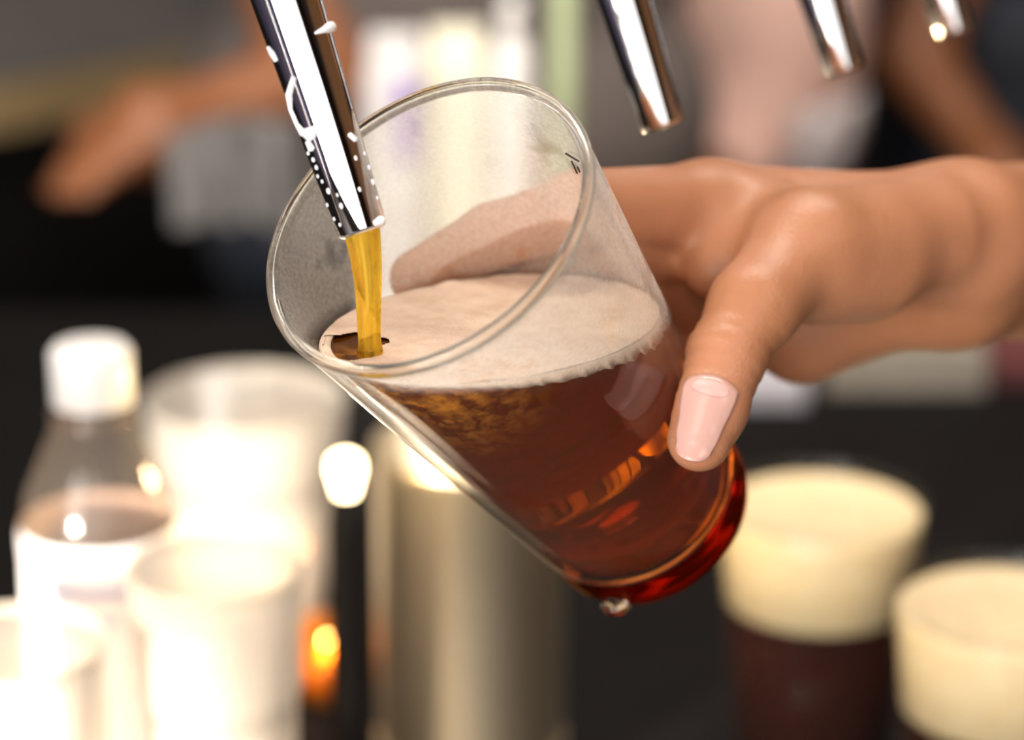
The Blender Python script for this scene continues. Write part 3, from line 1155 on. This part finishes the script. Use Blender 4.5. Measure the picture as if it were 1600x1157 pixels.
def hand(P):
    f_ = None
    palm = [(wrist, fingers[0][0], .019, .0125), (wrist, fingers[1][0], .019, .0125), (wrist_low, fingers[2][0], .017, .012), (wrist_low, fingers[3][0], .017, .0115)]
    for a1, b1, ra, rb in palm:
        d_ = round_cone(P, a1, b1, ra, rb)
        f_ = d_ if f_ is None else smin(f_, d_, .010)
    # fleshy pads of the palm: heel on the little finger side, ball of the thumb
    f_ = smin(f_, round_cone(P, Vector(fingers[3][0]) + Vector((0, 0, -.004)), pad, .0140, .013), .010)
    f_ = smin(f_, round_cone(P, ball_a, ball_b, .0165, .0170), .008)
    f_ = smin(f_, round_cone(P, T_cmc, T_mcp, .0165, .0150), .009)
    # web of skin between thumb and forefinger
    for q0, q1 in ((.25, .15), (.50, .05), (.72, .0)):
        f_ = smin(f_, round_cone(P, Vector(T_mcp).lerp(I_mcp, q0) + Vector((.004, .004, 0)), web_a.lerp(I_mcp, q1), .0085, .0060), .008)
    fg = None
    for mcp, pip, dip, tip, q in fingers:
        a1 = round_cone(P, mcp, pip, .0126 * q, .0108 * q)
        a1 = smin(a1, round_cone(P, pip, dip, .0100 * q, .0088 * q), .003)
        a1 = smin(a1, round_cone(P, dip, tip, .0090 * q, .0078 * q), .0025)
        fg = a1 if fg is None else smin(fg, a1, .0012)
    f_ = smin(f_, fg, .007)
    th = round_cone(P, T_mcp, T_mid, .0140, .0116)
    th = smin(th, round_cone(P, T_mid, T_ip, .0114, .0100), .004)
    th = smin(th, round_cone(P, T_ip, Vector(T_ip).lerp(T_tip, .62), .0101, .0096), .003)
    th = smin(th, round_cone(P, Vector(T_ip).lerp(T_tip, .62), T_tip, .0095, .0083), .003)
    f_ = smin(f_, th, .006)
    # forearm: radius side and ulna side leave a shallow groove between
    fa = smin(round_cone(P, Vector(wrist) + Vector((0, 0, .002)), fore_hi, .0205, .0235), round_cone(P, wrist_low, fore_lo, .0165, .0215), .005)
    fa = smin(fa, round_cone(P, fore_hi.lerp(fore_lo, .5), elbow, .0285, .042), .02)
    f_ = smin(f_, fa, .010)
    # creases: thumb joint folds and the fold under the ball of the thumb
    ti = np.array(Vector(T_tip) - Vector(T_ip), np.float32)
    ti /= np.linalg.norm(ti)
    sx = (P - np.array(T_ip, np.float32)) @ ti
    near = np.exp(-(((P - np.array(T_ip, np.float32)) ** 2).sum(-1)) / .012 ** 2)
    f_ = f_ + near * .00060 * np.cos(sx * 2 * np.pi / .0044)
    g = cone_sd(P) - .00015
    return np.maximum(f_, -g)


pts = np.array([p for fg in fingers for p in fg[:4]] + [T_tip, T_mcp, T_cmc, wrist, fore_hi, fore_lo])
lo, hi = pts.min(0) - .032, pts.max(0) + .032
XCUT = hi[0] - .012
hm = sdf_mesh('hand_mesh', lo, hi, .0011, lambda P: np.maximum(hand(P), P[..., 0] - XCUT), 2)

# the bartender stands outside the frame on the right; the fine hand and the figure make one body mesh
bt_at = Vector((elbow.x + 0.27, elbow.y + 0.16, FLOOR))
bt = person('person', 'person whose bare right hand and forearm reach in to hold the glass', bt_at, math.pi,
            M['black_cotton'], M['denim'], M['skin'],
            elbows={1: tuple(elbow)}, hands={1: tuple(fore_hi.lerp(fore_lo, .5))}, fine=1)
body_o = [c for c in bt.children if c.name.startswith('body')][0]
bm = bmesh.new()
bm.from_mesh(body_o.data)
bm.from_mesh(hm)
bm.to_mesh(body_o.data)
bm.free()
smooth(body_o.data)

# thumbnail: a curved plate let into the back of the thumb tip
tdir = (T_tip - T_ip).normalized()
nrm = (cam_o - T_tip).normalized()
nrm = (nrm - tdir * nrm.dot(tdir)).normalized()
nrm = (nrm + tdir.cross(nrm) * 0.13).normalized()
sd = tdir.cross(nrm).normalized()
tl = (T_tip - T_ip).length


def nail_patch(name, s0, s1, w0, w1, lift, mat, parent, c0, c1):
    """grid over the thumb's back, each point found on the skin by marching outwards"""
    nu, nv = 20, 18
    V, F = [], []
    rr = np.linspace(.003, .018, 301)
    for j in range(nv + 1):
        q = j / nv
        for i in range(nu + 1):
            x = -1 + 2 * i / nu
            hw = (w0 + (w1 - w0) * q)
            s = s0 + c0 * (1 - x * x) * (1 - q) * -1 + (s1 - s0) * q - c1 * (1 - math.sqrt(max(0, 1 - .96 * x * x))) * q
            ax = T_ip + tdir * min(s, tl + .0015)
            ang = x * hw / .0098
            extra = tdir * max(0, s - tl - .0015)
            d = sd * math.sin(ang) + nrm * math.cos(ang)
            P = np.array([ax + extra + d * float(r) for r in rr], np.float32)
            f_ = hand(P)
            k = int(np.argmax(f_ > 0)) if (f_ > 0).any() else 0
            r = float(rr[k])
            if s > tl:
                r = max(r, .0068)
            V.append(ax + extra + d * (r + lift))
    for j in range(nv):
        for i in range(nu):
            a0 = j * (nu + 1) + i
            F.append((a0, a0 + 1, a0 + nu + 2, a0 + nu + 1))
    me = pydata(name, V, F)
    bm = bmesh.new()
    bm.from_mesh(me)
    for _ in range(3):
        bmesh.ops.smooth_vert(bm, verts=[w_ for w_ in bm.verts if not w_.is_boundary], factor=.5, use_axis_x=True, use_axis_y=True, use_axis_z=True)
    bm.to_mesh(me)
    bm.free()
    ob = link(name, me, mat, parent)
    md = ob.modifiers.new('thickness', 'SOLIDIFY')
    md.thickness = .0007
    md.offset = 0
    return ob


nail = nail_patch('thumbnail', .0128, tl + .0098, .0070, .0068, .00025, M['nail'], bt, .0016, .0050)
# pale half moon at the root of the nail
V, F = [], []
rr = np.linspace(.003, .018, 601)
for k in range(7):
    for i in range(28):
        t = 2 * math.pi * i / 28
        s_ = .0147 + .0021 * k / 6 * math.sin(t)
        ang = (.0044 * k / 6 * math.cos(t)) / .0098
        d = sd * math.sin(ang) + nrm * math.cos(ang)
        ax = T_ip + tdir * s_
        f_ = hand(np.array([ax + d * float(r) for r in rr], np.float32))
        V.append(ax + d * (float(rr[int(np.argmax(f_ > 0))]) + .00066 + .00008 * (1 - k / 6)))
for k in range(6):
    for i in range(28):
        i2 = (i + 1) % 28
        F.append((k * 28 + i, (k + 1) * 28 + i, (k + 1) * 28 + i2, k * 28 + i2))
lm = pydata('nail_lunula', V, F)
bm = bmesh.new()
bm.from_mesh(lm)
bmesh.ops.remove_doubles(bm, verts=bm.verts, dist=1e-6)
bm.to_mesh(lm)
bm.free()
link('nail_lunula', lm, M['lunula'], nail)

# ------------------------------------------------------------------ things standing on the counter


def beer_glass(c, label, blabel):
    c = Vector(c)
    h = 0.1455
    x, y = c.x, c.y
    root = tag(empty('beer_glass', (x, y, 0)), label, 'glass', 'full pints of beer waiting on the bar')
    prof = [(0, .0005), (.030, 0), (.0315, .002), (.0440, h - .0015), (.0434, h), (.0424, h - .0015), (.0300, .010), (0, .009)]
    link('glass_wall', lathe('glass_wall', (x, y, 0), (0, 0, 1), prof, 64, False), M['thin_glass'], root)
    br = tag(empty('beer', (x, y, 0.0105)), blabel, 'beer')

    def ir(z):
        return .0300 + (.0424 - .0300) * (z - .010) / (h - .0115) - .0003
    zt, zf = 0.100, 0.1385
    link('liquid', lathe('liquid', (x, y, 0), (0, 0, 1), [(0, .0106), (ir(.0106), .0106), (ir(zt), zt), (0, zt)], 64, False), M['dark_beer'], br)
    link('foam_head', lathe('foam_head', (x, y, 0), (0, 0, 1), [(0, zt), (ir(zt), zt), (ir(zf), zf), (ir(zf) - .001, zf + .0015), (ir(zf) - .004, zf + .0002), (.02, zf - .0004), (0, zf - .0006)], 64, False), M['head'], br)
    return root


beer_glass((0.12705, 0.97795, 0.14753), 'full pint with cream head standing behind the thumb', 'dark amber beer with cream head in the pint behind the thumb')
beer_glass((0.18575, 0.87739, 0.14692), 'full pint with cream head at the lower right corner', 'dark amber beer with cream head in the lower right pint')

# water bottle
c = Vector((-0.15675, 0.90242, 0.23595))
x, y, T = c.x, c.y, c.z
wb = tag(empty('water_bottle', (x, y, 0)), 'clear water bottle with white cap and white label at left', 'bottle')
link('bottle_body', lathe('bottle_body', (x, y, 0), (0, 0, 1), [(0, .004), (.020, .0), (.030, .004), (.0305, .05), (.0295, T - .085), (.0300, T - .075), (.0270, T - .058), (.0165, T - .034), (.0125, T - .026), (.0125, T - .014), (.011, T - .006)], 48, False), M['pet'], wb)
link('neck_ring', lathe('neck_ring', (x, y, 0), (0, 0, 1), [(.0126, T - .029), (.0165, T - .029), (.0165, T - .0265), (.0126, T - .0265)], 48, True), M['pet'], wb)
capo = []
link('cap', lathe('cap', (x, y, 0), (0, 0, 1), [(.0135, T - .023), (.0152, T - .0225), (.0152, T - .003), (.0135, T - .0004), (0, T)], 60, False), M['white_plastic'], wb)
lb = link('label', lathe('label', (x, y, 0), (0, 0, 1), [(.0308, .025), (.0309, .05), (.0300, T - .086), (.0304, T - .074), (.0299, T - .0705)], 64, False), M['label'], wb)
for k, (zz, a0, a1, hh) in enumerate(((T - .088, -2.2, -1.0, .004), (T - .100, -2.3, -1.3, .003), (.075, -2.1, -1.2, .008))):
    V, F = [], []
    for i in range(13):
        t = a0 + (a1 - a0) * i / 12
        for zq in (zz - hh / 2, zz + hh / 2):
            V.append((x + .0312 * math.cos(t), y + .0312 * math.sin(t), zq))
    for i in range(12):
        F.append((2 * i, 2 * i + 2, 2 * i + 3, 2 * i + 1))
    link('label_print', pydata('label_print', V, F), M['label_print'], lb)


def plastic_cup(c, rt, rb, label):
    c = Vector(c)
    h = c.z
    x, y = c.x, c.y
    root = tag(empty('plastic_cup', (x, y, 0)), label, 'cup', 'plastic cups at the left of the bar')
    w_ = .0008
    link('cup_wall', lathe('cup_wall', (x, y, 0), (0, 0, 1), [(0, .002), (rb - .004, .002), (rb, 0), (rb + (rt - rb) * .5, h * .5), (rb + (rt - rb) * .72 - .001, h * .72), (rb + (rt - rb) * .72 + .001, h * .725), (rt, h - .003), (rt - w_, h - .003), (rb - w_, .003), (0, .003)], 64, False), M['cup'], root)
    prof = [(rt + .0010 * math.cos(t) , h - .0025 + .0022 * math.sin(t)) for t in [2 * math.pi * i / 12 for i in range(12)]]
    link('rolled_rim', lathe('rolled_rim', (x, y, 0), (0, 0, 1), prof, 64, True), M['cup'], root)
    return root


plastic_cup((-0.12697, 1.14631, 0.13009), .0475, .032, 'tall frosted plastic cup standing behind the water bottle')
plastic_cup((-0.17270, 0.80317, 0.16162), .0325, .026, 'frosted plastic cup in the lower left corner, before the bottle')
plastic_cup((-0.10579, 0.83935, 0.17481), .0310, .024, 'short frosted plastic cup brightly lit beside the lamp')

# steel canister
c = Vector((-0.01788, 1.01282, 0.09481))
x, y = c.x, c.y
can = tag(empty('steel_canister', (x, y, 0)), 'satin steel canister standing behind the pint glass', 'canister')
link('canister_body', lathe('canister_body', (x, y, 0), (0, 0, 1), [(0, 0), (.037, 0), (.0395, .003), (.0405, .02), (.0405, .150), (.0415, .152), (.0415, .156), (.039, .157), (.0385, .012), (0, .010)], 72, False), M['steel'], can)
link('base_ring', lathe('base_ring', (x, y, 0), (0, 0, 1), [(.0406, .016), (.0415, .017), (.0415, .021), (.0406, .022)], 72, True), M['steel'], can)

# small bar lamp with a bare bulb on a dark stem
c = Vector((-0.06500, 0.93404, 0.17370))
x, y = c.x, c.y
lamp = tag(empty('bar_lamp', (x, y, 0)), 'small bar lamp with glowing warm bulb on a black stem', 'lamp')
link('lamp_base', lathe('lamp_base', (x, y, 0), (0, 0, 1), [(0, 0), (.014, 0), (.014, .004), (.009, .009), (0, .009)], 40, False), M['dark_metal'], lamp)
link('lamp_stem', lathe('lamp_stem', (x, y, 0), (0, 0, 1), [(0, .008), (.006, .008), (.0085, c.z * .45), (.0075, c.z - .022), (.0055, c.z - .010), (0, c.z - .010)], 32, False), M['black'], lamp)
link('bulb', lathe('bulb', (x, y, c.z), (0, 0, 1), [(.0038, -.011), (.0052, -.005), (.0066, 0), (.0060, .0045), (.0034, .0065), (0, .0072)], 32, False), M['bulb'], lamp)


pl = bpy.data.lights.new('bulb_light', 'POINT')
pl.energy = 0.7
pl.color = (1.0, 0.74, 0.40)
pl.shadow_soft_size = 0.006
plo = bpy.data.objects.new('bulb_light', pl)
COL.objects.link(plo)
plo.location = (x, y, c.z + 0.015)


def tea_light(c, r, label):
    c = Vector(c)
    x, y = c.x, c.y
    root = tag(empty('tea_light', (x, y, 0)), label, 'candle', 'amber tea lights on the bar')
    h = max(.02, c.z + r)
    link('holder', lathe('holder', (x, y, 0), (0, 0, 1), [(0, 0), (r * .8, 0), (r, .004), (r * 1.08, h), (r, h), (r * .9, .006), (0, .005)], 40, False), M['amber'], root)
    link('candle', lathe('candle', (x, y, 0), (0, 0, 1), [(0, .0055), (r * .82, .0065), (r * .86, h * .5), (0, h * .48)], 32, False), M['wax'], root)
    link('flame', lathe('flame', (x, y, h * .52), (0, 0, 1), [(0, 0), (.0022, .003), (.0018, .007), (0, .012)], 16, False), M['flame'], root)
    return root


tea_light((-0.08640, 1.09233, 0.01806), .016, 'wider amber glass tea light at the foot of the bar lamp')
tea_light((-0.10988, 1.23218, -0.00555), .0105, 'tiny orange tea light left of the lamp stem')

# cartons, bottles and a post lined up at the far side of the counter


def standing(name, pl, pr, depth, mats, label, cat, parts):
    pl, pr = Vector(pl), Vector(pr)
    cx, w_, h = (pl.x + pr.x) / 2, pr.x - pl.x, pl.z
    cy = pl.y + depth / 2
    root = tag(empty(name, (cx, cy, 0)), label, cat)
    parts(root, cx, cy, w_, depth, h, mats)
    return root


def carton(root, cx, cy, w_, dp_, h, mats):
    link('carton_box', box('carton_box', cx, cy, h * .46, w_, dp_, h * .92, .002), mats[0], root, sm=False)
    link('folded_top', box('folded_top', cx, cy, h * .96, w_ * .9, dp_ * .5, h * .08, .002), mats[0], root, sm=False)
    if len(mats) > 1:
        link('printed_panel', box('printed_panel', cx + w_ * .22, cy - dp_ / 2 - .0008, h * .79, w_ * .40, .0014, h * .24, .0003), mats[1], root, sm=False)


def bottle(root, cx, cy, w_, dp_, h, mats):
    r = w_ / 2
    link('bottle_body', lathe('bottle_body', (cx, cy, 0), (0, 0, 1), [(0, 0), (r * .92, 0), (r, .004), (r, h * .80), (r * .92, h * .87), (r * .5, h * .92), (r * .45, h * .94)], 40, False), mats[0], root)
    link('bottle_cap', lathe('bottle_cap', (cx, cy, 0), (0, 0, 1), [(r * .4, h * .93), (r * .55, h * .93), (r * .55, h), (0, h)], 32, False), mats[-1], root)


def post(root, cx, cy, w_, dp_, h, mats):
    r = w_ / 2
    link('post_foot', lathe('post_foot', (cx, cy, 0), (0, 0, 1), [(0, 0), (r * 2, 0), (r * 2, .005), (r * 1.1, .012), (0, .012)], 32, False), mats[0], root)
    link('post_shaft', lathe('post_shaft', (cx, cy, 0), (0, 0, 1), [(0, .01), (r, .01), (r * .95, h - .004), (r * .7, h), (0, h)], 32, False), mats[0], root)


standing('carton', (-0.09126, 1.54043, 0.21726), (-0.05538, 1.54043, 0.21726), .07, [M['lilac_grey'], M['purple']], 'lilac grey carton with purple print behind the pouring glass', 'carton', carton)
standing('carton', (-0.05451, 1.56196, 0.21845), (-0.01501, 1.56196, 0.21845), .06, [M['cream']], 'tall cream carton between the purple print and white bottle', 'carton', carton)
standing('white_bottle', (-0.01240, 1.53855, 0.24276), (0.01240, 1.53855, 0.24276), .03, [M['white_plastic']], 'tall white bottle between cream carton and green post', 'bottle', bottle)
standing('green_post', (0.02325, 1.54704, 0.26771), (0.04030, 1.54704, 0.26771), .018, [M['green']], 'pale green slim post behind the glass rim', 'post', post)
standing('paper_stack', (0.10270, 1.49297, 0.01578), (0.18249, 1.49297, 0.01578), .07, [M['paper']], 'white paper carton behind the thumb and pint', 'carton', carton)
standing('beige_carton', (0.19680, 1.51896, 0.03006), (0.29800, 1.51896, 0.03006), .07, [M['beige']], 'beige carton under the forearm, behind the pints', 'carton', carton)
standing('maroon_carton', (0.30375, 1.53599, 0.01802), (0.34830, 1.53599, 0.01802), .08, [M['maroon']], 'dark maroon carton at the right edge of the bar', 'carton', carton)
